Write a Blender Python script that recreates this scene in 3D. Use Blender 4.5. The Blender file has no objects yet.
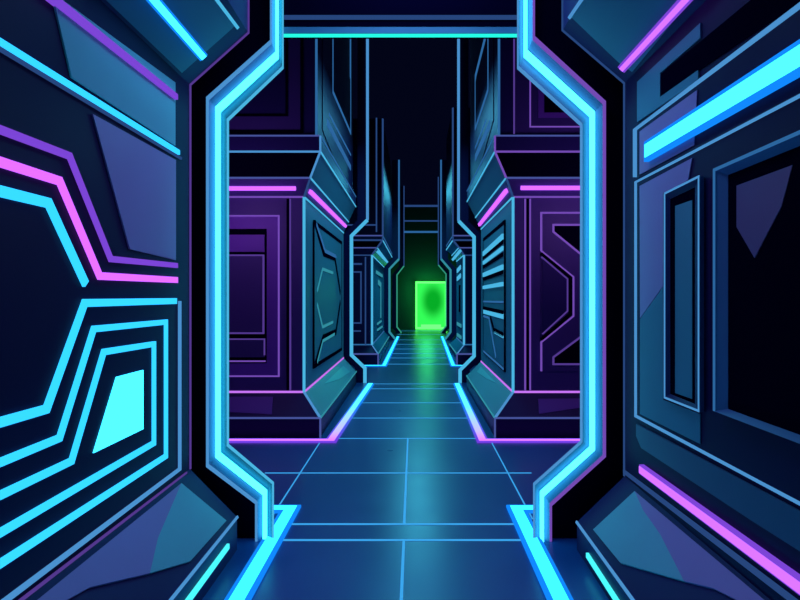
import bpy, math
from mathutils import Vector as V

# ------------------------------------------------------------------ basics
sc = bpy.context.scene
COL = sc.collection
F = 600.0                 # focal length in pixels of an 800x600 frame
VX, VY = 414.0, 297.0     # where the corridor's parallel lines meet
H = 1.5                   # eye height

cam_d = bpy.data.cameras.new('camera')
cam = bpy.data.objects.new('camera', cam_d)
COL.objects.link(cam)
cam.location = (0, 0, H)
cam.rotation_euler = (math.pi / 2, 0, 0)
cam_d.sensor_width = 36
cam_d.lens = F * 36 / 800
cam_d.shift_x = -(VX - 400) / 800
cam_d.shift_y = -(300 - VY) / 800
cam_d.clip_start = 0.02
sc.camera = cam

vs = sc.view_settings
sc.display_settings.display_device = 'sRGB'
vs.view_transform = 'Standard'
vs.look = 'None'
vs.gamma = 1
vs.exposure = 0
vs.use_curve_mapping = False


def S(r, g, b):
    def c(x):
        x /= 255.0
        return x / 12.92 if x <= 0.04045 else ((x + 0.055) / 1.055) ** 2.4
    return (c(r), c(g), c(b))


# ------------------------------------------------------------------ materials
def surf(name, rgb, rough=0.4, metal=0.0, spec=0.5, coat=0.0):
    m = bpy.data.materials.new(name)
    m.use_nodes = True
    nt = m.node_tree
    b = nt.nodes['Principled BSDF']
    b.inputs['Metallic'].default_value = metal
    b.inputs['Specular IOR Level'].default_value = spec
    b.inputs['Coat Weight'].default_value = coat
    b.inputs['Coat Roughness'].default_value = 0.12
    tc = nt.nodes.new('ShaderNodeTexCoord')
    nz = nt.nodes.new('ShaderNodeTexNoise')
    nz.inputs['Scale'].default_value = 3.0
    nz.inputs['Detail'].default_value = 2.0
    nt.links.new(tc.outputs['Object'], nz.inputs['Vector'])
    mr = nt.nodes.new('ShaderNodeMapRange')
    mr.inputs['To Min'].default_value = max(0.02, rough - 0.05)
    mr.inputs['To Max'].default_value = min(1.0, rough + 0.05)
    nt.links.new(nz.outputs['Fac'], mr.inputs['Value'])
    nt.links.new(mr.outputs['Result'], b.inputs['Roughness'])
    mx = nt.nodes.new('ShaderNodeMix')
    mx.data_type = 'RGBA'
    mx.inputs['A'].default_value = (*[c * 0.93 for c in rgb], 1)
    mx.inputs['B'].default_value = (*[min(1, c * 1.07) for c in rgb], 1)
    nt.links.new(nz.outputs['Fac'], mx.inputs['Factor'])
    nt.links.new(mx.outputs['Result'], b.inputs['Base Color'])
    return m


def glow(name, rgb, k=1.0):
    """a light-giving surface: radiance rgb * k"""
    m = bpy.data.materials.new(name)
    m.use_nodes = True
    nt = m.node_tree
    nt.nodes.clear()
    e = nt.nodes.new('ShaderNodeEmission')
    e.inputs['Color'].default_value = (*rgb, 1)
    e.inputs['Strength'].default_value = k
    o = nt.nodes.new('ShaderNodeOutputMaterial')
    nt.links.new(e.outputs[0], o.inputs['Surface'])
    return m


M = {
    'black': surf('black_panel', (0.0018, 0.0012, 0.010), 0.7, spec=0.0),
    'navy': surf('navy_metal', (0.013, 0.0065, 0.052), 0.5, spec=0.1),
    'navy_mid': surf('mid_navy_metal', (0.018, 0.019, 0.10), 0.45, spec=0.15),
    'blue': surf('blue_metal', (0.08, 0.15, 0.32), 0.45, spec=0.3),
    'teal': surf('teal_panel_and_reflection', (0.20, 0.52, 0.54), 0.4, spec=0.3),
    'teal_dim': surf('dark_teal_panel', (0.06, 0.24, 0.31), 0.45, spec=0.3),
    'violet': surf('violet_panel_and_highlight', (0.42, 0.24, 0.50), 0.4, spec=0.3),
    'teal_far': surf('matt_teal_panel', (0.06, 0.22, 0.31), 0.85, spec=0.0),
    'violet_reflection': surf('dim_violet_reflection', (0.16, 0.08, 0.20), 0.4, spec=0.3),
    'blue_dim': surf('dim_blue_panel', (0.05, 0.11, 0.19), 0.45, spec=0.3),
    'aqua': surf('aqua_glint', (0.25, 0.75, 0.70), 0.4, spec=0.3),
    'line_viol': glow('blue_violet_line', (0.06, 0.085, 0.32), 1),
    'plum': surf('plum_panel', (0.060, 0.040, 0.18), 0.5, spec=0.25),
    'plum_mid': surf('mid_plum_panel', (0.17, 0.06, 0.40), 0.5, spec=0.25),
    'indigo': surf('indigo_panel', (0.022, 0.018, 0.11), 0.5, spec=0.2),
    'steel': surf('steel_blue_frame', (0.20, 0.25, 0.46), 0.45, spec=0.3),
    'steel_teal': surf('steel_teal_frame', (0.05, 0.20, 0.30), 0.45, spec=0.3),
    'endwall': surf('dark_green_blue_wall', (0.03, 0.11, 0.10), 0.7, spec=0.1),
    'floor': surf('glossy_blue_floor', (0.010, 0.095, 0.30), 0.3, spec=0.5),
    # light-giving
    'cyan': glow('cyan_neon', (0.075, 1.0, 1.1), 1),
    'cyan_hot': glow('bright_cyan_neon', (0.10, 1.9, 3.4), 1),
    'portal_neon': glow('aqua_neon', (0.18, 2.6, 3.6), 1),
    'strip_cyan': glow('cyan_floor_neon', (0.06, 1.5, 3.2), 1),
    'strip_blue': glow('blue_floor_neon', (0.006, 0.25, 1.0), 1),
    'wall_cyan': glow('cyan_wall_neon', (0.04, 0.74, 1.5), 1),
    'wall_blue': glow('azure_wall_neon', (0.03, 0.40, 1.6), 1),
    'pink': glow('pink_neon', (0.85, 0.17, 1.6), 1),
    'pink_hot': glow('bright_pink_neon', (0.76, 0.19, 1.6), 1),
    'purple': glow('purple_neon', (0.20, 0.06, 0.68), 1),
    'purple_dim': glow('dim_purple_line', (0.085, 0.04, 0.27), 1),
    'purple_line': glow('purple_line', (0.17, 0.07, 0.45), 1),
    'pink_line': glow('pink_line', (0.60, 0.18, 0.95), 1),
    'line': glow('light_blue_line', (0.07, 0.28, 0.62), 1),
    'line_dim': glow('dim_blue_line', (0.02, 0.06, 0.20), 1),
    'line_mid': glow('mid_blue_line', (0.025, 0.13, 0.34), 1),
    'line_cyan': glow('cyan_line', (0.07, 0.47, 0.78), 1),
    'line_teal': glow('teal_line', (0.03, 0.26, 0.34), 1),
    'seam': glow('blue_floor_seam', (0.045, 0.38, 0.85), 1),
    'green': glow('green_door_light', (0.015, 1.3, 0.05), 1),
    'green_hot': glow('bright_green_edge', (0.2, 2.4, 0.26), 1),
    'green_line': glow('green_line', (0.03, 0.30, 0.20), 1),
    'lintel_glow': glow('aqua_lintel_neon', (0.02, 1.0, 0.8), 1),
}


def ramp_glow(name, axis, stops, lo, hi):
    """a neon tube whose gas colour changes along its length (object space)"""
    m = bpy.data.materials.new(name)
    m.use_nodes = True
    nt = m.node_tree
    nt.nodes.clear()
    tc = nt.nodes.new('ShaderNodeTexCoord')
    sp = nt.nodes.new('ShaderNodeSeparateXYZ')
    nt.links.new(tc.outputs['Object'], sp.inputs[0])
    mr = nt.nodes.new('ShaderNodeMapRange')
    mr.inputs['From Min'].default_value = lo
    mr.inputs['From Max'].default_value = hi
    nt.links.new(sp.outputs[axis], mr.inputs['Value'])
    cr = nt.nodes.new('ShaderNodeValToRGB')
    el = cr.color_ramp.elements
    while len(el) < len(stops):
        el.new(0.5)
    for e, (p, c) in zip(el, stops):
        e.position = p
        e.color = (*c, 1)
    nt.links.new(mr.outputs['Result'], cr.inputs['Fac'])
    e = nt.nodes.new('ShaderNodeEmission')
    nt.links.new(cr.outputs['Color'], e.inputs['Color'])
    o = nt.nodes.new('ShaderNodeOutputMaterial')
    nt.links.new(e.outputs[0], o.inputs['Surface'])
    return m


M['strip_mix'] = ramp_glow('pink_to_cyan_neon', 'Y',
                           [(0.0, (0.85, 0.22, 2.2)), (0.1, (0.62, 0.55, 2.4)),
                            (0.45, (0.15, 1.0, 2.6)), (1.0, (0.08, 1.6, 2.2))], 6.2, 10.4)
def screen_glow(name, mid, edge, rx, rz):
    """a lit screen that is darker in the middle than at its rim (object space)"""
    m = bpy.data.materials.new(name)
    m.use_nodes = True
    nt = m.node_tree
    nt.nodes.clear()
    tc = nt.nodes.new('ShaderNodeTexCoord')
    mp = nt.nodes.new('ShaderNodeMapping')
    mp.inputs['Scale'].default_value = (1 / rx, 0, 1 / rz)
    nt.links.new(tc.outputs['Object'], mp.inputs['Vector'])
    ln_ = nt.nodes.new('ShaderNodeVectorMath')
    ln_.operation = 'LENGTH'
    nt.links.new(mp.outputs[0], ln_.inputs[0])
    cr = nt.nodes.new('ShaderNodeValToRGB')
    cr.color_ramp.interpolation = 'EASE'
    cr.color_ramp.elements[0].color = (*mid, 1)
    cr.color_ramp.elements[0].position = .3
    cr.color_ramp.elements[1].color = (*edge, 1)
    nt.links.new(ln_.outputs['Value'], cr.inputs['Fac'])
    e = nt.nodes.new('ShaderNodeEmission')
    nt.links.new(cr.outputs['Color'], e.inputs['Color'])
    o = nt.nodes.new('ShaderNodeOutputMaterial')
    nt.links.new(e.outputs[0], o.inputs['Surface'])
    return m


M['strip_mix_base'] = ramp_glow('violet_to_blue_neon', 'Y',
                                [(0.0, (0.16, 0.05, 0.75)), (0.1, (0.10, 0.10, 0.85)),
                                 (0.45, (0.01, 0.22, 0.95)), (1.0, (0.006, 0.28, 1.0))], 6.2, 10.4)
M['green_panel'] = screen_glow('green_door_screen', (0.002, 0.42, 0.02), (0.035, 1.0, 0.10), .72, 1.05)
M['green_core'] = glow('green_door_core', (0.006, 0.45, 0.02), 1)


# ------------------------------------------------------------------ points
def at(px, py, Y):
    return V(((px - VX) * Y / F, Y, H + (VY - py) * Y / F))


class Plane:
    def __init__(self, p, n):
        self.p, self.n = V(p), V(n).normalized()

    def __call__(self, px, py):
        d = V(((px - VX) / F, 1.0, (VY - py) / F))
        o = V((0, 0, H))
        t = (self.p - o).dot(self.n) / d.dot(self.n)
        return o + d * t

    def pts(self, lst):
        return [self(*q) for q in lst]


def wallplane(x):
    return Plane((x, 0, 0), (1 if x < 0 else -1, 0, 0))


def frontplane(y):
    return Plane((0, y, 0), (0, -1, 0))


FLOOR = Plane((0, 0, 0), (0, 0, 1))


# ------------------------------------------------------------------ mesh building
class MB:
    def __init__(self):
        self.v, self.f, self.m, self.mats = [], [], [], []

    def mi(self, key):
        if key not in self.mats:
            self.mats.append(key)
        return self.mats.index(key)

    def face(self, pts, key):
        i = len(self.v)
        self.v += [V(p) for p in pts]
        self.f.append(list(range(i, i + len(pts))))
        self.m.append(self.mi(key))

    def prism(self, poly, vec, key, side=None):
        """polygon lifted by vec: closed solid"""
        poly = [V(p) for p in poly]
        vec = V(vec)
        n = len(poly)
        nrm = V((0, 0, 0))
        for i in range(n):
            nrm += poly[i].cross(poly[(i + 1) % n])
        if nrm.dot(vec) < 0:
            poly.reverse()
        i0 = len(self.v)
        self.v += poly + [p + vec for p in poly]
        a, b = self.mi(key), self.mi(side or key)
        self.f.append([i0 + n + k for k in range(n)])
        self.m.append(a)
        self.f.append([i0 + n - 1 - k for k in range(n)])
        self.m.append(b)
        for k in range(n):
            q = (k + 1) % n
            self.f.append([i0 + k, i0 + q, i0 + n + q, i0 + n + k])
            self.m.append(b)
        return self

    def strip(self, pts, w, n, h, key, side=None, lift=0.0):
        """mitred bar of width w and height h laid along pts on a plane with normal n"""
        pts = [V(p) for p in pts]
        n = V(n).normalized()
        L, R = [], []
        k = len(pts)
        for i in range(k):
            d0 = (pts[i] - pts[i - 1]).normalized() if i > 0 else None
            d1 = (pts[i + 1] - pts[i]).normalized() if i < k - 1 else None
            if d0 is None:
                d0 = d1
            if d1 is None:
                d1 = d0
            s0, s1 = n.cross(d0), n.cross(d1)
            s = (s0 + s1)
            if s.length < 1e-6:
                s = s0.copy()
            s.normalize()
            c = max(0.35, s.dot(s0))
            o = s * (w / 2 / c)
            L.append(pts[i] + o + n * lift)
            R.append(pts[i] - o + n * lift)
        i0 = len(self.v)
        for i in range(k):
            self.v += [L[i], R[i], R[i] + n * h, L[i] + n * h]
        a, b = self.mi(key), self.mi(side or key)
        for i in range(k - 1):
            p, q = i0 + 4 * i, i0 + 4 * (i + 1)
            self.f += [[p + 3, p + 2, q + 2, q + 3], [p, q, q + 1, p + 1],
                       [p + 1, q + 1, q + 2, p + 2], [p, p + 3, q + 3, q]]
            self.m += [a, b, b, b]
        p, q = i0, i0 + 4 * (k - 1)
        self.f += [[p, p + 1, p + 2, p + 3], [q + 3, q + 2, q + 1, q]]
        self.m += [b, b]
        return self

    def box(self, a, b, key):
        (x0, y0, z0), (x1, y1, z1) = a, b
        return self.prism([(x0, y0, z0), (x1, y0, z0), (x1, y1, z0), (x0, y1, z0)], (0, 0, z1 - z0), key)

    def frame(self, outer, inner, n, h, key, hin=None, bev=None, back=0.0):
        """closed picture-frame moulding between two polygons of equal length, with a sloped inner lip"""
        n = V(n).normalized()
        hin = h if hin is None else hin
        k = len(outer)
        O0 = [V(p) - n * back for p in outer]
        O1 = [V(p) + n * h for p in outer]
        I1 = [V(p) + n * hin for p in inner]
        I0 = [V(p) - n * back for p in inner]
        for i in range(k):
            j = (i + 1) % k
            self.face([O0[i], O0[j], O1[j], O1[i]], key)
            self.face([O1[i], O1[j], I1[j], I1[i]], bev or key)
            self.face([I1[i], I1[j], I0[j], I0[i]], key)
            self.face([I0[i], I0[j], O0[j], O0[i]], key)
        return self

    def build(self, name, parent=None, origin=None, bevel=0.0):
        me = bpy.data.meshes.new(name)
        o0 = V(origin) if origin is not None else V((0, 0, 0))
        me.from_pydata([tuple(p - o0) for p in self.v], [], self.f)
        for k in self.mats:
            me.materials.append(M[k])
        me.polygons.foreach_set('material_index', self.m)
        me.update()
        import bmesh
        bm = bmesh.new()
        bm.from_mesh(me)
        bmesh.ops.remove_doubles(bm, verts=bm.verts, dist=1e-5)
        bmesh.ops.recalc_face_normals(bm, faces=bm.faces)
        bm.to_mesh(me)
        bm.free()
        o = bpy.data.objects.new(name, me)
        o.location = o0
        COL.objects.link(o)
        if parent is not None:
            o.parent = parent
            q, acc = parent, V((0, 0, 0))
            while q is not None:
                acc += q.location
                q = q.parent
            o.location = o0 - acc
        if bevel:
            bv = o.modifiers.new('edge_round', 'BEVEL')
            bv.width = bevel
            bv.segments = 2
            bv.limit_method = 'ANGLE'
            bv.angle_limit = math.radians(20)
        return o


def tag(o, label=None, cat=None, group=None, kind=None):
    if label:
        o['label'] = label
    if cat:
        o['category'] = cat
    if group:
        o['group'] = group
    if kind:
        o['kind'] = kind
    return o


def empty(name, loc, label, cat, group=None):
    o = bpy.data.objects.new(name, None)
    o.empty_display_size = 0.2
    o.location = loc
    COL.objects.link(o)
    return tag(o, label, cat, group)


# ------------------------------------------------------------------ world
w = bpy.data.worlds.new('world')
sc.world = w
w.use_nodes = True
w.node_tree.nodes['Background'].inputs['Color'].default_value = (0.0008, 0.0014, 0.0085, 1)
w.node_tree.nodes['Background'].inputs['Strength'].default_value = 1.0

# ------------------------------------------------------------------ floor
mb = MB().box((-3.4, -1.2, -0.15), (3.4, 29.0, 0.0), 'floor')
floor = tag(mb.build('floor'), 'glossy dark blue tiled floor running down the corridor', 'floor', kind='structure')
sm = MB()
XL, XR = -0.97, 0.80


def seam(a, b, wd=0.016, key='seam'):
    sm.strip([V((*a, 0.0)), V((*b, 0.0))], wd, (0, 0, 1), 0.003, key)


for Y, x0, x1, wd in [(3.70, -0.85, 0.72, 0.022), (3.96, -0.85, 0.72, 0.022), (5.11, XL - .3, XR + .2, 0.018),
                      (6.36, -0.84, 0.72, 0.018), (7.43, -0.82, 0.72, 0.02), (8.5, -0.8, 0.73, 0.022),
                      (9.8, -0.76, 0.73, 0.03), (10.35, -0.74, 0.74, 0.03)]:
    seam((x0, Y), (x1, Y), wd)
for Y in (13.4, 14.75, 15.9, 17.3, 19.0, 21.0, 24.0, 26.5):
    seam((-0.65, Y), (0.85 + (Y - 13) * 0.024, Y), 0.05, 'seam')
seam((-0.063, -1), (-0.063, 3.69))
seam((-0.065, 3.97), (-0.065, 6.35))
seam((XL, 4.05), (XL, 6.24), .01)
seam((XR, 4.05), (XR, 6.24), .01)
tag(sm.build('seam_lines', floor), 'glowing blue seams between floor tiles')

# ------------------------------------------------------------------ near section: walls
YE = 3.56                                # where the near walls end
PL = [(-1.05, 0), (-1.05, .195), (-1.33, .48), (-1.33, 2.76), (-.985, 3.07), (-.985, 4.1)]
PR = [(.967, 0), (.967, .165), (1.25, .438), (1.25, 2.77), (.884, 3.084), (.884, 4.1)]


def extr(profile, y0, y1, key):
    b = MB()
    b.prism([V((x, y0, z)) for x, z in profile], (0, y1 - y0, 0), key)
    return b


for side, P_, sgn in (('left', PL, -1), ('right', PR, 1)):
    xo = 1.9 * sgn
    extr([(P_[2][0], P_[2][1]), (P_[3][0], P_[3][1]), (xo, P_[3][1]), (xo, P_[2][1])], -1.2, YE, 'navy').build('wall_' + side)['kind'] = 'structure'
    b = extr([P_[0], P_[1], P_[2], (xo, P_[2][1]), (xo, 0)], -1.2, YE, 'navy_mid')
    o = b.build('baseboard_' + side)
    o['kind'] = 'structure'
    b = extr([P_[3], P_[4], P_[5], (xo, P_[5][1]), (xo, P_[3][1])], -1.2, YE, 'navy_mid')
    o = b.build('trim_1' if side == 'left' else 'trim_2')
    o['kind'] = 'structure'
    # purple / blue outline of the end of the section
    e = MB()
    key = 'purple_dim' if side == 'left' else 'line_dim'
    pts = [V((x, YE, z)) for x, z in P_]
    e.strip(pts[2:], 0.016, (0, -1, 0), 0.012, key, lift=-0.004)
    o = e.build('trim_3' if side == 'left' else 'trim_4')
    o['kind'] = 'structure'

# outer walls of the bays further down
for side, x in (('left', -3.2), ('right', 3.2)):
    o = MB().box((min(x, x * 1.05), YE + 0.3, 0), (max(x, x * 1.05), 29, 6.5), 'black').build('wall_far_' + side)
    o['kind'] = 'structure'

WL, WR = wallplane(-1.33), wallplane(1.25)
LBN = V((.285, 0, .28)).normalized()
UBN = V((.31, 0, -.345)).normalized()
RBN = V((-(.438 - .165), 0, (1.25 - .967))).normalized()
RUN = V((-(3.084 - 2.77), 0, -(1.25 - .884))).normalized()
LB, UB = Plane((-1.33, 0, .48), LBN), Plane((-1.33, 0, 2.76), UBN)
RB, RU = Plane((1.25, 0, .438), RBN), Plane((1.25, 0, 2.77), RUN)
LP, RP = wallplane(-1.05), wallplane(.967)


def panel(name, plane, poly, key, label, t=0.008, group=None, bevel=0.003, cat='panel', lines=(), parent=None):
    q = Plane(plane.p + plane.n * t, plane.n)
    b = MB().prism(q.pts(poly), plane.n * -(t - 0.0005), key)
    for (pts, wd, k) in lines:
        b.strip(plane.pts(pts), wd, plane.n, t + 0.004, k)
    o = b.build(name, parent)
    if label:
        tag(o, label, cat, group)
    return o


def neon(plane, pts, wd, key, label, h=0.012, z0=0.0, name='neon_strip', group=None, base=None, basew=None, cat='neon light'):
    """a neon strip standing proud of its wall; base = the coloured holder it sits in"""
    plane = Plane(plane.p + plane.n * (h + z0), plane.n)
    off = plane.n * (h - 0.0005)
    if base:
        p3 = [p - off for p in plane.pts(pts)]
        root = MB().strip(p3, basew, plane.n, h * 0.85, base).build(name)
        tag(root, label, cat, group)
        d0 = (p3[1] - p3[0]).normalized()
        q3 = list(p3)
        q3[0] = p3[0] + d0 * (basew - wd) * 0.5
        d1 = (p3[-1] - p3[-2]).normalized()
        q3[-1] = p3[-1] - d1 * (basew - wd) * 0.5
        MB().strip(q3, wd, plane.n, h * 0.2, key, lift=h * 0.8).build('tube', root)
        return root
    o = MB().strip([p - off for p in plane.pts(pts)], wd, plane.n, h, key).build(name)
    return tag(o, label, cat, group)


# ------------------------------------------------------------------ left near wall
panel('wall_panel', WL, [(52, -8), (175.5, 82.5), (175.5, 145.5), (72, 77.5)], 'teal',  # glossy reflection on the wall, painted as a teal plate
      'slanted teal painted reflection high on the left wall under the purple strip')
panel('wall_panel', WL, [(93, 114), (176, 160), (176, 260), (130, 249)], 'violet',  # wall highlight painted as a violet plate
      'dim violet tapered highlight painted on the left wall below the long blue strip')
neon(WL, [(40, -14), (178, 97)], 0.03, 'purple', 'straight purple strip high on the left wall, above the teal reflection', group='strips on the left wall', h=0.026)
neon(WL, [(-60, 4.5), (180, 152.5)], 0.026, 'wall_cyan', 'long straight blue strip crossing the upper left wall under the teal reflection', group='strips on the left wall')
MB().strip(WL.pts([(-60, 14), (180, 158.5)]), 0.012, WL.n, 0.012, 'line_dim').build('trim_5')['kind'] = 'structure'
neon(WL, [(-60, 106), (71, 156), (112, 259), (178, 265.5)], 0.027, 'purple', 'dark purple angled strip, uppermost bent line of the left wall', group='strips on the left wall')
neon(WL, [(-60, 142), (61, 181), (101, 276), (178, 280)], 0.032, 'pink', 'bright pink angled strip between the purple and cyan bent lines on the left wall', group='strips on the left wall')
neon(WL, [(-60, 176), (50, 203), (87, 284)], 0.036, 'wall_cyan', 'cyan angled strip that stops short beside the dark left recess', group='strips on the left wall')
# maze of nested lines
neon(WL, [(-60, 440), (48, 409), (86, 303), (177, 301)], 0.032, 'wall_cyan', 'outermost azure line of the nested cyan maze on the left wall', group='maze lines on the left wall')
neon(WL, [(-60, 488), (61, 438), (95, 329), (167, 322), (167, 456), (-60, 604)], 0.027, 'wall_cyan', 'second line in of the nested cyan maze on the left wall', group='maze lines on the left wall')
neon(WL, [(-60, 525), (73, 461), (105, 352), (155, 344), (155, 443), (-60, 569)], 0.027, 'wall_cyan', 'innermost line of the nested cyan maze around the glowing plate', group='maze lines on the left wall')
MB().strip(WL.pts([(178.5, 301), (178.5, 469), (-60, 648)]), 0.016, WL.n, 0.014, 'line').build('trim_6')['kind'] = 'structure'
MB().strip(WL.pts([(186, 473.5), (-60, 663)]), 0.02, WL.n, 0.008, 'purple_dim').build('trim_10')['kind'] = 'structure'
pl_ = panel('light_plate', WL, [(117, 377), (143.5, 370), (143.5, 429), (94, 453)], 'cyan_hot',
            'solid glowing cyan four-sided plate in the middle of the left wall maze', t=0.006, cat='neon light')

# upper left bevel
panel('wall_panel', UB, [(85, -20), (106, 0), (182, 73), (235, 26), (200, -20)], 'teal_dim',
      'teal sloping panel at the top left holding the thick cyan bar', lines=[([(237, 27), (197, -26)], 0.018, 'line_cyan')])
neon(UB, [(128, -30), (205, 59)], 0.034, 'cyan_hot', 'thick cyan light bar on the sloping panel at the top left', h=0.05,
     name='light_bar', base='strip_blue', basew=0.056, cat='light bar')
# lower left bevel
lo = panel('base_panel', LB, [(181.5, 483), (226.5, 520.5), (190.5, 561), (150, 573), (158, 538)], 'teal',
           'teal faceted panel on the sloping skirting at the lower left', t=0.01)
panel('facet', LB, [(181.5, 483), (158, 538), (150, 573), (90, 587), (45, 612), (10, 622)], 'violet', None, t=0.01, parent=lo)['label'] = 'violet facet'
MB().strip([V((-1.05, -1.2, .195)), V((-1.05, YE, .195))], 0.014, (.9, 0, .4), 0.008, 'line').build('trim_7')['kind'] = 'structure'
neon(LP, [(150, 655), (229.5, 546)], 0.028, 'cyan', 'short thin cyan strip low on the skirting at the lower left', h=0.015, name='light_bar', cat='light bar')

# ------------------------------------------------------------------ right near wall
panel('wall_panel', WR, [(637, 82), (700, 23), (700, 38), (660, 73), (660, 97), (698, 70), (698, 80), (637, 122)], 'teal_dim',  # bright end of the plate; its highlight is put into the colour
      'teal C-shaped plate end with a painted highlight at the top of the right wall around a black slot')
panel('slot_cover', WR, [(661, 74), (760, -8), (900, -95), (900, -70), (800, 1), (661, 96)], 'black',
      'black slot running along the top of the right wall', t=0.006)
housing = panel('light_housing', WR, [(637, 130), (900, -65), (900, 40), (637, 178)], 'navy',
      'outlined navy housing behind the thick cyan bar on the right wall', t=0.02,
      lines=[([(900, -65), (637.5, 130), (637.5, 177)], 0.012, 'line')])
panel('end_plate', wallplane(1.25 - .0205), [(639.5, 131.5), (697, 90), (694, 145), (639.5, 174.5)], 'violet', None, t=0.004, parent=housing)['label'] = 'violet end plate'
neon(WR, [(643, 152), (900, -7)], 0.066, 'cyan_hot', 'thick bright cyan light bar sloping across the upper right wall', h=0.03, z0=0.025,
     name='light_bar', base='strip_blue', basew=0.105, cat='light bar')
# big panel
bp = panel('wall_panel', WR, [(637, 182), (900, 46), (900, 555), (637, 415)], 'navy',
           'large outlined navy panel on the right wall holding two framed recesses', t=0.012,
           lines=[([(900, 46), (637.5, 182.5), (637.5, 416), (900, 554)], 0.012, 'line')])
WR2 = wallplane(1.25 - 0.012)
p = panel('inlay', WR2, [(639.5, 186), (692, 158), (688, 180), (663, 193), (663, 286), (640, 318)], 'violet', None, t=0.005, parent=bp)
p['label'] = 'violet upper inlay'
p = panel('inlay', WR2, [(640, 319), (663, 287), (663, 400), (700, 414), (700, 444), (640, 414)], 'teal_dim', None, t=0.005, parent=bp)
p['label'] = 'teal lower inlay'
# narrow window
nw = empty('recess_frame', (1.24, 2.9, 0.9), 'tall narrow framed recess with a teal pane on the right wall', 'recess')


def recess(root, outer, inner, line, pane, h, key, bev, kl, kp, wl):
    q = wallplane(1.25 - .0165 - h)
    n = q.n
    lo_ = wallplane(1.25 - .0165 - .003)
    MB().frame([p - n * h for p in q.pts(outer)], [p - n * .003 for p in lo_.pts(inner)], n, h, key, hin=.003, bev=bev).build('frame', root)
    MB().strip(q.pts(line), wl, n, .004, kl, lift=-.002).build('outline', root)
    MB().prism([p - n * .003 for p in lo_.pts(inner)], n * .002, 'black').build('back', root)
    MB().prism([p - n * .001 for p in lo_.pts(pane)], n * .003, kp).build('pane', root)


recess(nw, [(664, 194), (699.5, 176.5), (699.5, 412), (664, 398)], [(670, 199), (695, 187), (695, 404), (670, 394)],
       [(664.5, 193.5), (698.7, 176.5), (698.7, 411), (664.5, 397.5), (664.5, 193.5)],
       [(675.5, 206), (692.5, 200), (692.5, 399), (675.5, 393)], .02, 'blue', 'navy_mid', 'line', 'teal_dim', .009)
bw = empty('recess_frame', (1.24, 2.1, 0.9), 'big framed black recess at the right edge of the right wall', 'recess')
recess(bw, [(713.5, 170), (900, 88), (900, 482), (713.5, 411)], [(728, 175), (880, 113), (880, 464), (728, 409)],
       [(714, 411), (714, 170), (900, 88)], [(737, 185.6), (793, 165), (782, 206), (755, 258), (737, 227)],
       .03, 'blue', 'blue', 'line_mid', 'violet_reflection', .012)  # the violet pane is a reflection painted over the black
# lower part
panel('wall_panel', WR, [(636, 424), (900, 566), (900, 615), (752, 521), (641, 448), (636, 436)], 'blue_dim',
      'low teal tapering panel on the right wall above the pink bar', t=0.012)
neon(WR, [(638.5, 469), (900, 663)], 0.036, 'pink_hot', 'long bright pink light bar low on the right wall', h=0.03, name='light_bar',
     base='purple', basew=0.05, cat='light bar')
MB().strip(WR.pts([(625, 471.5), (900, 680)]), 0.02, WR.n, 0.012, 'line_dim').build('trim_8')['kind'] = 'structure'
# upper right bevel
panel('wall_panel', RU, [(571, 17), (606, -30), (740, -60), (632, 72), (618, 62)], 'teal_dim',
      'teal sloping panel at the top right holding the pink bar', lines=[([(570, 17), (606, -36)], 0.018, 'line')])
neon(RU, [(620, 71), (715, -32)], 0.026, 'pink_hot', 'pink light bar on the sloping panel at the top right', h=0.05, name='light_bar',
     base='purple', basew=0.05, cat='light bar')
# lower right bevel
lo = panel('base_panel', RB, [(634.5, 491), (593, 529.5), (620, 562.5), (684, 581), (660, 534), (643, 510)], 'teal',
           'teal faceted panel on the sloping skirting at the lower right', t=0.01)
panel('facet', RB, [(634.5, 491), (643, 510), (660, 534), (684, 581), (713, 588), (737, 600), (770, 620), (800, 630)], 'violet', None, t=0.01, parent=lo)['label'] = 'violet facet'
MB().strip([V((.967, -1.2, .165)), V((.967, YE, .165))], 0.014, (-.9, 0, .4), 0.008, 'line').build('trim_9')['kind'] = 'structure'
neon(RP, [(586, 555), (650, 655)], 0.026, 'cyan', 'short thin cyan strip low on the skirting at the lower right', h=0.015, name='light_bar', cat='light bar')

# ------------------------------------------------------------------ first portal
YP = 3.68


def lerp(a, b, t):
    return (a[0] + (b[0] - a[0]) * t, a[1] + (b[1] - a[1]) * t)


def side_frame(outer, inner, Y, prof, mats, depth, name, parent):
    """prof: list of (t, dy) from outer to inner; mats: one per strip"""
    b = MB()
    rows = []
    prof = [(prof[0][0], depth)] + prof + [(prof[-1][0] - .12, depth)]
    mats = [mats[0]] + mats + [mats[-1]]
    for (t, dy) in prof:
        row = []
        for o, i in zip(outer, inner):
            q = lerp(o, i, t)
            p3 = at(q[0], q[1], Y)
            row.append(V((p3.x, Y + dy, p3.z)))
        rows.append(row)
    k = len(outer)
    for r in range(len(rows)):
        s = (r + 1) % len(rows)
        m_ = mats[r] if r < len(mats) else mats[0]
        for j in range(k - 1):
            b.face([rows[r][j], rows[r][j + 1], rows[s][j + 1], rows[s][j]], m_)
    b.face([rw[0] for rw in rows], mats[0])
    b.face([rw[-1] for rw in rows], mats[0])
    return b.build(name, parent)


def floor_end(px, Y):
    return (px, VY + H * F / Y)


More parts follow.
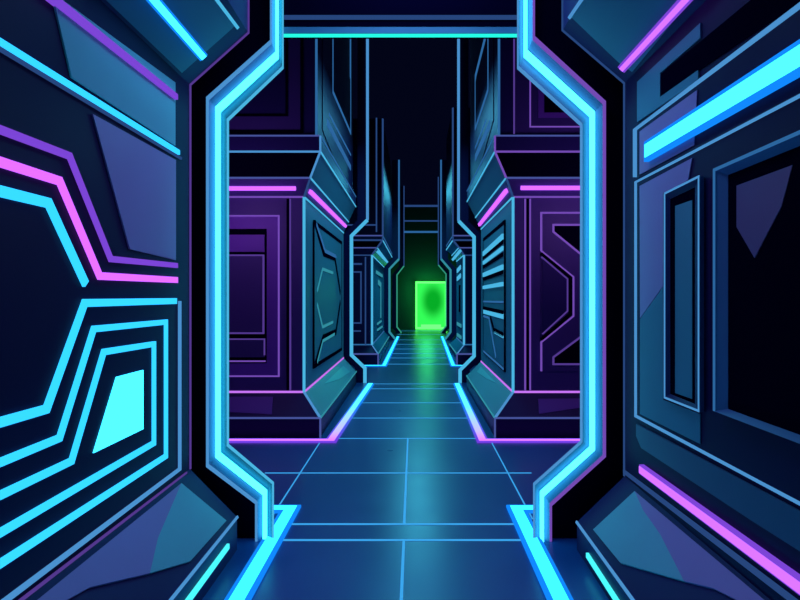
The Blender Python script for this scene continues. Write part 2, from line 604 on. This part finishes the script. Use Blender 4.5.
def frame_tube(outer, inner, Y, t0, t1, y0, y1, key, parent, name='neon_tube', cut=0):
    b = MB()
    rows = []
    for t, yy in ((t0, y1), (t0, y0), (t1, y0), (t1, y1)):
        row = []
        for o, i in zip(outer, inner):
            q = lerp(o, i, t)
            p3 = at(q[0], q[1], Y)
            row.append(V((p3.x, Y + yy, p3.z)))
        rows.append(row)
    k = len(outer) - cut
    for r in range(4):
        s = (r + 1) % 4
        for j in range(k - 1):
            b.face([rows[r][j], rows[r][j + 1], rows[s][j + 1], rows[s][j]], key)
    b.face([rw[0] for rw in rows], key)
    b.face([rw[k - 1] for rw in rows], key)
    return b.build(name, parent)


fb = VY + H * F / YP
Lo = [(270, -90), (270, 40), (206, 97), (206, 467), (255, 504), (255, fb)]
Li = [(283.5, -90), (283.5, 69), (229, 121), (229, 444), (274, 482), (274, fb)]
Ro = [(535, -90), (535, 36), (606, 101), (606, 457), (552, 506), (552, fb)]
Ri = [(517, -90), (517, 69), (580, 126), (580, 441), (533, 483), (533, fb)]
portal = empty('portal_frame', (0, YP, 0), 'nearest and largest glowing portal frame of steel blue with aqua neon around the opening', 'portal')
prof = [(0, 0), (.13, 0), (.34, .025), (.66, .025), (.9, 0), (1, 0)]
o = side_frame(Lo, Li, YP, prof, ['line', 'steel', 'steel_teal', 'steel_teal', 'line_cyan'], 0.05, 'side_frame', portal)
frame_tube(Lo, Li, YP, .42, .59, -0.008, .024, 'portal_neon', o)
o = side_frame(Ro, Ri, YP, prof, ['purple_line', 'steel', 'steel', 'steel', 'line'], 0.05, 'side_frame', portal)
frame_tube(Ro, Ri, YP, .435, .595, -0.008, .024, 'portal_neon', o)
# lintel between the two sides
xl, xr = at(276, 0, YP).x, at(525, 0, YP).x
def zz(py, dy):
    return at(400, py, YP + dy).z


b = MB().box((xl, YP + .06, zz(36, .06)), (xr, YP + .1, zz(-90, .06)), 'black')
b.box((xl, YP + .05, zz(19, .05)), (xr, YP + .07, zz(15, .05)), 'line_dim')
b.box((xl, YP + .05, zz(33.5, .05)), (xr, YP + .07, zz(27, .05)), 'steel_teal')
lint = b.build('lintel', portal)
MB().box((xl, YP + .04, zz(36, .04)), (xr, YP + .06, zz(33.8, .04)), 'lintel_glow').build('neon_tube', lint)

# dark bulkhead behind the portal
for side, O_, xo in (('left', Lo, -3.2), ('right', Ro, 3.2)):
    pts = []
    for q in O_:
        p3 = at(q[0] + (4 if side == 'left' else -4), q[1], YP)
        pts.append(V((p3.x, YP + .05, max(0, p3.z))))
    pts[0].z = 4.2
    pts += [V((xo, YP + .05, 0)), V((xo, YP + .05, 4.2))]
    MB().prism(pts, (0, .1, 0), 'black').build('wall_bulkhead_' + side)['kind'] = 'structure'

# ------------------------------------------------------------------ floor light strips


def floor_strip(pts, w0, w1, label, kcore, kbase, h=0.022):
    root = MB().strip([V((*q, 0)) for q in pts], w1, (0, 0, 1), h * .8, kbase).build('floor_light')
    tag(root, label, 'floor light', 'neon strips edging the walkway')
    MB().strip([V((*q, 0)) for q in pts], w0, (0, 0, 1), h * .3, kcore, lift=h * .7).build('tube', root)
    return root


floor_strip([(-.868, -.5), (-.868, 4.22), (-1.02, 4.22)], .075, .125, 'thick cyan floor strip along the left of the walkway, nearest the viewer', 'strip_cyan', 'strip_blue')
floor_strip([(.72, -.5), (.72, 4.22), (.88, 4.22)], .075, .125, 'thick cyan floor strip along the right of the walkway, nearest the viewer', 'strip_cyan', 'strip_blue')
floor_strip([(-2.6, 6.22), (-.86, 6.22), (-.745, 10.3)], .075, .12, 'pink to cyan floor strip bending around the foot of the left pylon', 'strip_mix', 'strip_mix_base')
floor_strip([(2.6, 6.22), (.71, 6.22), (.735, 10.3)], .075, .12, 'pink to cyan floor strip bending around the foot of the right pylon', 'strip_mix', 'strip_mix_base')
floor_strip([(-1.08, 13.0), (-.65, 13.0), (-.60, 22.5)], .07, .12, 'thin cyan floor strip left of the path, in front of the green door', 'strip_cyan', 'strip_blue')
floor_strip([(1.05, 13.0), (.85, 13.0), (1.05, 22.5)], .07, .12, 'thin cyan floor strip right of the path, in front of the green door', 'strip_cyan', 'strip_blue')

# ------------------------------------------------------------------ pylons


def frustum(b, lo, hi, xo, key, side_key=None):
    """lo/hi: (x_inner, y_front, y_back, z)"""
    def ring(l):
        return [V((xo, l[1], l[3])), V((l[0], l[1], l[3])), V((l[0], l[2], l[3])), V((xo, l[2], l[3]))]
    A, B_ = ring(lo), ring(hi)
    b.face(A, key)
    b.face(B_, key)
    for i in range(4):
        j = (i + 1) % 4
        b.face([A[i], A[j], B_[j], B_[i]], (side_key or key) if i == 1 else key)


class Lev:
    """named levels of a pylon"""


def corner(l, dx=0):
    return V((l[0] + dx, l[1], l[3]))


def edge_h(b, l, xo, wd, kf, ks, nz=0.0, which='both'):
    """line along the front edge and along the side edge at a level"""
    sg = -1 if l[0] < 0 else 1
    if kf:
        b.strip([V((xo, l[1], l[3])), V((l[0], l[1], l[3]))], wd, (0, -1, nz), 0.008, kf)
    if ks:
        b.strip([V((l[0], l[1], l[3])), V((l[0], l[2], l[3]))], wd, (-sg, 0, nz), 0.008, ks)


def edge_v(b, l0, l1, wd, k):
    sg = -1 if l0[0] < 0 else 1
    b.strip([corner(l0), corner(l1)], wd, (-sg, -1, 0), 0.008, k, lift=-0.003)


def pylon(levels, xo, label, mats, lines):
    """levels: base0, base1, shaft0, shaft1, cor1, cor2, lip, up0, up1"""
    b0, b1, s0, s1, c1, c2, lp, u0, u1 = levels
    sg = -1 if xo < 0 else 1
    root = empty('wall_pylon', ((xo + s0[0]) / 2, s0[1], 0), label, 'pylon', 'pylons flanking the walkway')
    m1, ms, mu, mus, mc, mb_ = mats
    lw = lines['w']
    b = MB()
    frustum(b, b0, b1, xo, 'navy')
    frustum(b, b1, s0, xo, 'indigo', mb_)
    edge_h(b, s0, xo, lw * 1.3, lines['foot'], lines['foot'])
    edge_h(b, b1, xo, lw, 'line_viol', 'line_teal')
    edge_v(b, b0, b1, lw, 'line_viol')
    edge_v(b, b1, s0, lw, 'line')
    base = b.build('base', root)
    b = MB()
    frustum(b, s0, s1, xo, m1, ms)
    edge_v(b, s0, s1, lw * 1.6, 'line_cyan')
    shaft = b.build('shaft', root)
    b = MB()
    frustum(b, s1, c1, xo, m1, 'blue')
    frustum(b, c1, c2, xo, 'black', mc)
    frustum(b, c2, lp, xo, 'indigo', 'navy_mid')
    edge_h(b, s1, xo, lw, lines['line1'], 'line_cyan')
    edge_h(b, c1, xo, lw, lines.get('line3', 'line_viol'), 'line_cyan')
    edge_h(b, c2, xo, lw, lines['line2'], 'line_cyan')
    edge_v(b, s1, c1, lw, 'line_dim')
    edge_v(b, c1, c2, lw, lines['line2'])
    edge_v(b, c2, lp, lw, lines['line2'])
    edge_h(b, lp, xo, lw * .8, 'line_viol', 'line_mid')
    cor = b.build('cornice', root)
    b = MB()
    frustum(b, u0, u1, xo, mu, mus)
    edge_v(b, u0, u1, lw * 1.3, lines.get('up', 'line_mid'))
    up = b.build('upper_shaft', root)
    return root, base, shaft, cor, up


BASE_X = {'l': (-1.0, -1.21, -1.125, -1.0, -1.05), 'r': (.864, 1.09, 1.0, .864, .914)}


def levels(bx, sx, cx1, cx2, ux, yf, yb, z, dy=.2):
    return [(bx, yf, yb + .1, 0), (bx, yf, yb + .1, z[0]), (sx, yf + dy, yb, z[1]), (sx, yf + dy, yb, z[2]),
            (cx1, yf + dy / 2, yb, z[3]), (cx2, yf, yb, z[4]), (cx2, yf, yb, z[5]), (ux, yf + .05, yb, z[5]), (ux, yf + .05, yb, z[6])]


ZM = (.21, .455, 2.6, 2.79, 3.05, 3.22, 7.5)
lvL = levels(-1.0, -1.21, -1.125, -1.0, -1.05, 6.4, 10.3, ZM)
lvR = levels(.864, 1.09, 1.0, .864, .914, 6.4, 9.75, ZM)
ln = dict(w=.02, foot='pink_line', line1='purple_line', line2='purple_line')
ln2 = dict(w=.02, foot='pink_line', line1='purple_line', line2='line')
pyL, baL, shL, coL, upL = pylon(lvL, -3.15, 'large plum pylon on the left beyond the near portal, with nested rectangular mouldings', ('plum', 'teal_dim', 'indigo', 'navy', 'teal_dim', 'teal'), ln2)
pyR, baR, shR, coR, upR = pylon(lvR, 3.15, 'large plum pylon on the right beyond the near portal, with slatted vent and chevron moulding', ('plum', 'teal_dim', 'indigo', 'navy', 'teal_dim', 'teal'), ln)

FM = frontplane(6.6)          # shaft front of both big pylons
FU = frontplane(6.45)         # upper shaft front
SL, SR = wallplane(-1.21), wallplane(1.09)
UL, UR = wallplane(-1.05), wallplane(.914)


def slabs(parent, name, plane, items, label=None):
    """one part: several raised plates / lines of one moulding"""
    b = MB()
    for it in items:
        if it[0] == 'p':
            b.prism(plane.pts(it[1]), plane.n * it[3], it[2])
        else:
            b.strip(plane.pts(it[1]), it[3], plane.n, it[4] if len(it) > 4 else 0.02, it[2])
    o = b.build(name, parent)
    if label:
        o['label'] = label
    return o


def rect(x0, y0, x1, y1):
    return [(x0, y0), (x1, y0), (x1, y1), (x0, y1)]


# left front moulding
slabs(pyL, 'front_panel', FM, [
    ('p', rect(150, 216, 279, 376), 'plum_mid', .012),
    ('p', rect(150, 229, 267, 363), 'black', .016),
    ('p', rect(150, 235, 265, 252), 'plum_mid', .03),
    ('p', rect(150, 255, 264, 333), 'plum', .03),
    ('p', rect(150, 339, 265, 357), 'plum', .03),
    ('l', [(150, 216), (279, 216), (279, 376), (150, 376)], 'purple_line', .016),
    ('l', [(150, 255.5), (264, 255.5), (264, 333), (150, 333)], 'purple_dim', .018, .034),
    ('l', [(150, 339), (265, 339), (265, 355)], 'purple_dim', .014, .034),
    ('l', [(150, 361), (266, 361)], 'purple_line', .016, .024),
    ('l', [(288, 199), (288, 390)], 'black', .025),
    ('l', [(290.5, 199), (290.5, 390)], 'purple_dim', .016)])
# left side panel with etched grooves
slabs(pyL, 'side_panel', SL, [
    ('p', [(313, 222), (341, 243), (341, 349), (313, 366.5)], 'teal_dim', .012),
    ('l', [(313, 222), (341, 243), (341, 349), (313, 366.5), (313, 222)], 'black', .05, .016),
    ('l', [(314, 223), (322.5, 253), (334, 258), (339.5, 293)], 'black', .09, .017),
    ('l', [(339.5, 302), (335, 332), (322, 338), (314, 365)], 'black', .09, .017),
    ('l', [(315, 224), (324, 251), (335, 256.5)], 'line_mid', .05, .02),
    ('l', [(316, 291), (321.5, 269), (332, 273)], 'line_teal', .04, .018),
    ('l', [(316, 304), (321.5, 327), (332, 322)], 'line_teal', .04, .018),
    ('l', [(333.5, 334), (321.5, 341), (316, 362)], 'line_teal', .04, .02)])
CL = Plane(corner(lvL[3]), (V(corner(lvL[4])) - V(corner(lvL[3]))).cross(V((0, 1, 0))) * -1)
# lights under the cornice: front and side
lowF = Plane((0, lvL[3][1], lvL[3][3]), V((0, -(lvL[4][3] - lvL[3][3]), -(lvL[3][1] - lvL[4][1]))))
slabs(pyL, 'light_bar', lowF, [('l', [(150, 188), (296, 188)], 'pink', .04, .03)])
lowSL = Plane((lvL[3][0], 0, lvL[3][3]), V((lvL[4][3] - lvL[3][3], 0, -(lvL[4][0] - lvL[3][0]))))
slabs(pyL, 'light_bar', lowSL, [('l', [(309, 191), (345, 226)], 'pink', .045, .03)])
slabs(pyR, 'light_bar', lowF, [('l', [(520.5, 187.5), (680, 187.5)], 'pink', .04, .03)])
lowSR = Plane((lvR[3][0], 0, lvR[3][3]), V((-(lvR[4][3] - lvR[3][3]), 0, (lvR[4][0] - lvR[3][0]))))
slabs(pyR, 'light_bar', lowSR, [('l', [(507.5, 190), (480, 224.5)], 'pink', .045, .03)])
# plum inlays and painted light glints on the base slopes
bsF = Plane((0, 6.4, .21), V((0, -(.455 - .21), .2)))
slabs(baL, 'inlay', bsF, [('p', [(150, 397), (273, 397), (272, 414.5), (150, 408)], 'plum_mid', .006)], 'purple inlay')
slabs(baR, 'inlay', bsF, [('p', [(538, 399), (680, 398), (680, 402), (580, 408), (539, 414)], 'plum_mid', .006)], 'purple inlay')
bsL = Plane((-1.0, 0, .21), V((.245, 0, .21)))
slabs(baL, 'inlay', bsL, [('p', [(324, 384), (343, 366), (350, 372), (338, 380)], 'aqua', .006)], 'painted teal glint')  # not an inlay: a light glint painted as an aqua slab
bsR = Plane((.864, 0, .21), V((-.245, 0, .226)))
slabs(baR, 'inlay', bsR, [('p', [(496, 383), (481, 367), (477, 372), (487, 379)], 'aqua', .006)], 'painted teal glint')  # not an inlay: a light glint painted as an aqua slab

# right front moulding: chevrons
slabs(pyR, 'front_panel', FM, [
    ('l', [(525, 199), (525, 390)], 'purple_line', .016),
    ('l', [(527.5, 199), (527.5, 390)], 'black', .022),
    ('l', [(530, 199), (530, 390)], 'purple_line', .014),
    ('p', [(541, 213), (690, 213), (690, 371), (541, 371)], 'plum', .012),
    ('l', [(690, 213), (541, 213), (541, 251)], 'purple_line', .02),
    ('p', [(553, 226), (690, 226), (690, 345), (660, 320), (640, 300), (580, 254), (553, 232)], 'black', .018),
    ('l', [(690, 225), (553, 225), (553, 232), (580, 254)], 'purple_line', .02, .024),
    ('p', [(542, 257), (567, 279), (567, 311), (542, 336)], 'indigo', .02),
    ('l', [(541, 253), (570, 277), (570, 314), (541, 340)], 'black', .04, .024),
    ('l', [(541, 257), (567, 279), (567, 311), (542, 334)], 'purple_dim', .016, .026),
    ('l', [(541, 251), (573, 277), (573, 316), (541, 342), (541, 371)], 'purple_line', .016, .028),
    ('p', [(553, 357), (580, 337), (690, 337), (690, 364), (553, 364)], 'black', .018),
    ('l', [(580, 337), (553, 357), (553, 364), (690, 364)], 'purple_dim', .02, .024)])
# right side vent
slabs(pyR, 'vent', SR, [
    ('p', [(484, 240), (505.5, 222), (505.5, 370), (484, 351)], 'teal_dim', .012),
    ('l', [(484, 240), (505.5, 222), (505.5, 370), (484, 351), (484, 240)], 'black', .05, .016),
    ('l', [(484.5, 254), (504.5, 236.5)], 'line_cyan', .07, .03),
    ('l', [(484.5, 263), (504.5, 248)], 'line_cyan', .05, .03),
    ('l', [(484.5, 275), (504.5, 267)], 'line_cyan', .06, .03),
    ('l', [(484.5, 287.5), (504.5, 284)], 'line_cyan', .05, .03),
    ('l', [(484.5, 257.5), (504.5, 241.5)], 'black', .05, .02),
    ('l', [(484.5, 267), (504.5, 254)], 'black', .05, .02),
    ('l', [(484.5, 279), (504.5, 272)], 'black', .05, .02),
    ('l', [(484.5, 301.5), (504.5, 302)], 'line_mid', .025, .02),
    ('l', [(484.5, 308), (504.5, 312.5)], 'black', .05, .02),
    ('l', [(484.5, 311.5), (504.5, 316.5)], 'line_cyan', .06, .02),
    ('l', [(484.5, 316), (490, 318), (497, 357)], 'line_mid', .03, .02),
    ('l', [(491.5, 317), (495, 330), (504.5, 335)], 'black', .06, .02),
    ('l', [(495.5, 332), (504.5, 337)], 'line_cyan', .03, .02),
    ('l', [(484.5, 351), (505, 369)], 'line_mid', .03, .02)])

# upper shafts: nested rectangles in front, slanted etchings on the side
slabs(upL, 'front_panel', FU, [
    ('p', rect(150, -40, 303, 131), 'plum', .01),
    ('l', [(150, 131.5), (302, 131.5), (302, -40)], 'black', .03, .016),
    ('p', rect(150, -40, 287, 115), 'indigo', .018),
    ('l', [(150, 115.5), (287, 115.5), (287, -40)], 'black', .025, .024)])
slabs(upR, 'front_panel', FU, [
    ('p', rect(514.5, -40, 690, 136), 'plum', .008),
    ('l', [(514, 134), (514, -40)], 'purple_dim', .016, .012),
    ('l', [(690, 127), (530, 127), (530, -40)], 'purple_line', .014, .016),
    ('p', rect(538, -40, 690, 118), 'plum_mid', .016),
    ('p', rect(544, -40, 690, 113), 'black', .022)])
slabs(upL, 'side_panel', UL, [
    ('p', [(322, -20), (350, 80), (350, 200), (322, 130)], 'navy', .01),
    ('l', [(332, -20), (332, 92), (350, 133), (350, 30)], 'line_mid', .05, .016),
    ('l', [(328, 114), (350, 155)], 'line_mid', .03, .016),
    ('l', [(326, 122), (350, 168)], 'line_mid', .09, .016)])
slabs(upR, 'side_panel', UR, [
    ('p', [(474, 90), (494, 10), (494, 120), (474, 190)], 'navy', .01),
    ('l', [(476, 129), (476, 76), (489, 25), (489, 90), (476, 129)], 'line_mid', .05, .016),
    ('l', [(476, 148), (487, 120)], 'line_mid', .03, .016),
    ('l', [(476, 158), (491, 124)], 'line_mid', .10, .016)])

# ------------------------------------------------------------------ second portal
YQ = 10.5


def far_portal(Y, Lc, Rc, wpx, dark, label, k_edge, k_dark, k_post, lintels=()):
    """Lc/Rc: centre polylines of the lit edge on the corridor side"""
    root = empty('portal_frame', (0, Y, 0), label, 'portal', 'portals further down the walkway')
    for poly, s in ((Lc, -1), (Rc, 1)):
        pts = [at(q[0], q[1], Y) for q in poly]
        pts[-1].z = 0
        xo = [V((p.x + s * dark * Y / F, p.y, p.z)) for p in pts]
        b = MB()
        # dark frame body: polygon between edge line and outer line
        b.prism(pts + xo[::-1], (0, .18, 0), k_dark)
        o = b.build('side_frame', root)
        b = MB().strip(pts[1:], wpx * Y / F, (0, -1, 0), .04, k_edge, lift=-.01)
        b.strip(pts[:2], wpx * Y / F * .8, (0, -1, 0), .04, k_post, lift=-.01)
        b.build('neon_tube', o)
    for (py, x0, x1, th, k) in lintels:
        a, c = at(x0, py, Y), at(x1, py, Y)
        MB().strip([a, c], th * Y / F, (0, -1, 0), .06, k).build('crossbar', root)
    return root


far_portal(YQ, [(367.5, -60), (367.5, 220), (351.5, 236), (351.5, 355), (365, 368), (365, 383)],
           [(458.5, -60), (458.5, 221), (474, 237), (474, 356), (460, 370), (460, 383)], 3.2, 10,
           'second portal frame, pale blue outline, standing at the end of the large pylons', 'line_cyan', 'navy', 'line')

# ------------------------------------------------------------------ small pylons
ZF = (.246, .42, 2.445, 2.6, 2.75, 2.85, 5.44)
flL = levels(-.79, -.945, -.82, -.69, -.69, 13.2, 18.9, ZF, .3)
ZG = (.246, .42, 2.445, 2.6, 2.75, 2.85, 5.68)
flR = levels(.946, 1.125, 1.0, .858, .858, 13.2, 15.9, ZG, .3)
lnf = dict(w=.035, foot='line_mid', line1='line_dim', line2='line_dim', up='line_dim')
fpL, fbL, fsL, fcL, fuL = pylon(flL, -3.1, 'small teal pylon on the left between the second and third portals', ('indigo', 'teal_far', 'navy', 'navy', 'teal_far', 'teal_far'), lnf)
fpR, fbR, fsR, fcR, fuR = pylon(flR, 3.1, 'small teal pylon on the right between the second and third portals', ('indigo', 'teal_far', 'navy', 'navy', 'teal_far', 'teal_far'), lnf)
FS = frontplane(13.5)
slabs(fpL, 'front_panel', FS, [
    ('l', [(340, 264), (362, 264)], 'line_dim', .04), ('l', [(340, 272), (361, 272), (361, 323), (340, 323)], 'line_dim', .03),
    ('l', [(365.5, 257), (365.5, 350)], 'line_dim', .03), ('l', [(340, 331), (361, 331)], 'line_dim', .03)])
slabs(fuL, 'front_panel', frontplane(13.25), [
    ('l', [(376.5, 118), (376.5, 232)], 'line_dim', .03), ('l', [(340, 225), (376, 225)], 'line_dim', .03)])
SF = wallplane(-.945)
slabs(fpL, 'side_panel', SF, [
    ('l', [(376, 272), (382, 276)], 'line_teal', .08), ('l', [(378, 282), (380.5, 285), (380.5, 318)], 'line_teal', .12),
    ('l', [(377, 324), (381, 321)], 'line_teal', .05), ('l', [(377, 330), (382, 326.5)], 'line_teal', .05)])
SG = wallplane(1.125)
slabs(fpR, 'side_panel', SG, [
    ('l', [(457.5, 271), (461, 267)], 'line_cyan', .10), ('l', [(457.5, 279), (461, 275.5)], 'line_cyan', .10),
    ('l', [(460, 285), (460, 312)], 'black', .3), ('l', [(457.5, 323.5), (461.5, 326)], 'line_teal', .08),
    ('l', [(457.5, 334.5), (461.5, 337.5)], 'line_teal', .08)])
lowFL = Plane((flL[3][0], 0, flL[3][3]), V((flL[5][3] - flL[3][3], 0, -(flL[5][0] - flL[3][0]))))
slabs(fpL, 'light_bar', lowFL, [('l', [(377, 251), (386.5, 261.5)], 'line_cyan', .06, .05)])
lowFR = Plane((flR[3][0], 0, flR[3][3]), V((-(flR[5][3] - flR[3][3]), 0, (flR[5][0] - flR[3][0]))))
slabs(fpR, 'light_bar', lowFR, [('l', [(461, 250), (453.5, 259)], 'line_cyan', .06, .05)])

# ------------------------------------------------------------------ third and fourth portals
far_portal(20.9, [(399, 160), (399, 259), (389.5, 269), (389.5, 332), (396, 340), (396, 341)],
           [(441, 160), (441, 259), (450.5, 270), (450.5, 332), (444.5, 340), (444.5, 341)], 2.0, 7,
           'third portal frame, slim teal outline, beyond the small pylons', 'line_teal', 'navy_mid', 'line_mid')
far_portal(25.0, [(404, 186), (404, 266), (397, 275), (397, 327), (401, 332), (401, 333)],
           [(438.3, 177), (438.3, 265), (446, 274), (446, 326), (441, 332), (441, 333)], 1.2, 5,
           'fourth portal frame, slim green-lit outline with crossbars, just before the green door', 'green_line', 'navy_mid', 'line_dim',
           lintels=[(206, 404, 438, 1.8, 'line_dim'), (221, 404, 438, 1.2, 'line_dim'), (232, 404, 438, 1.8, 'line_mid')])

# ------------------------------------------------------------------ end wall and green door
b = MB().box((-3.2, 28.05, 0), (3.4, 28.3, 5.7), 'endwall')
b.build('wall_end')['kind'] = 'structure'
YD = 28.0
door = empty('glowing_door', at(431, 329, YD), 'glowing green door at the far end of the corridor', 'door')
fo = [at(*q, YD) for q in [(415.5, 281.5), (447, 281.5), (447, 329), (415.5, 329)]]
fi = [at(*q, YD) for q in [(417.3, 283.5), (445, 283.5), (445, 327), (417.3, 327)]]
for p3 in fo[2:]:
    p3.z = 0.01
MB().frame(fo, fi, (0, -1, 0), .12, 'green_hot').build('frame', door)
MB().prism(fi, (0, -.03, 0), 'green_panel').build('panel', door, origin=at(433, 301, YD))
MB().prism([at(*q, YD - .04) for q in [(421, 324.5), (441, 324.5), (441, 327), (421, 327)]], (0, -.02, 0), 'green_hot').build('sill_light', door)

# ------------------------------------------------------------------ added fill lights
def fill_light(name, kind, loc, rgb, watt, size=0.5, rot=None, sy=None):
    d = bpy.data.lights.new(name, kind)
    d.color = rgb
    d.energy = watt
    if kind == 'AREA':
        d.size = size
        if sy:
            d.shape = 'RECTANGLE'
            d.size_y = sy
    else:
        d.shadow_soft_size = size
    o = bpy.data.objects.new(name, d)
    o.location = loc
    if rot:
        o.rotation_euler = rot
    COL.objects.link(o)
    return o


fill_light('door_fill', 'POINT', (.6, 27.4, 1.8), (.05, 1, .2), 45, .3)  # unseen green fill added to strengthen the door's glow around it
# unseen blue fills added over the walkway, unseen pink fills added in the bays
fill_light('walkway_fill', 'AREA', (0, 3.15, 3.8), (.22, .45, 1), 30, 1.0)
fill_light('walkway_fill', 'AREA', (0, 8.2, 4.2), (.10, .65, 1), 75, .8, sy=3.5)
fill_light('walkway_fill', 'AREA', (.1, 16.5, 4.6), (.08, .75, 1), 130, .6, sy=5)
for sx in (-1, 1):
    fill_light('bay_fill', 'POINT', (sx * 1.9, 5.5, 2.45), (.62, .25, 1), 20, .25)
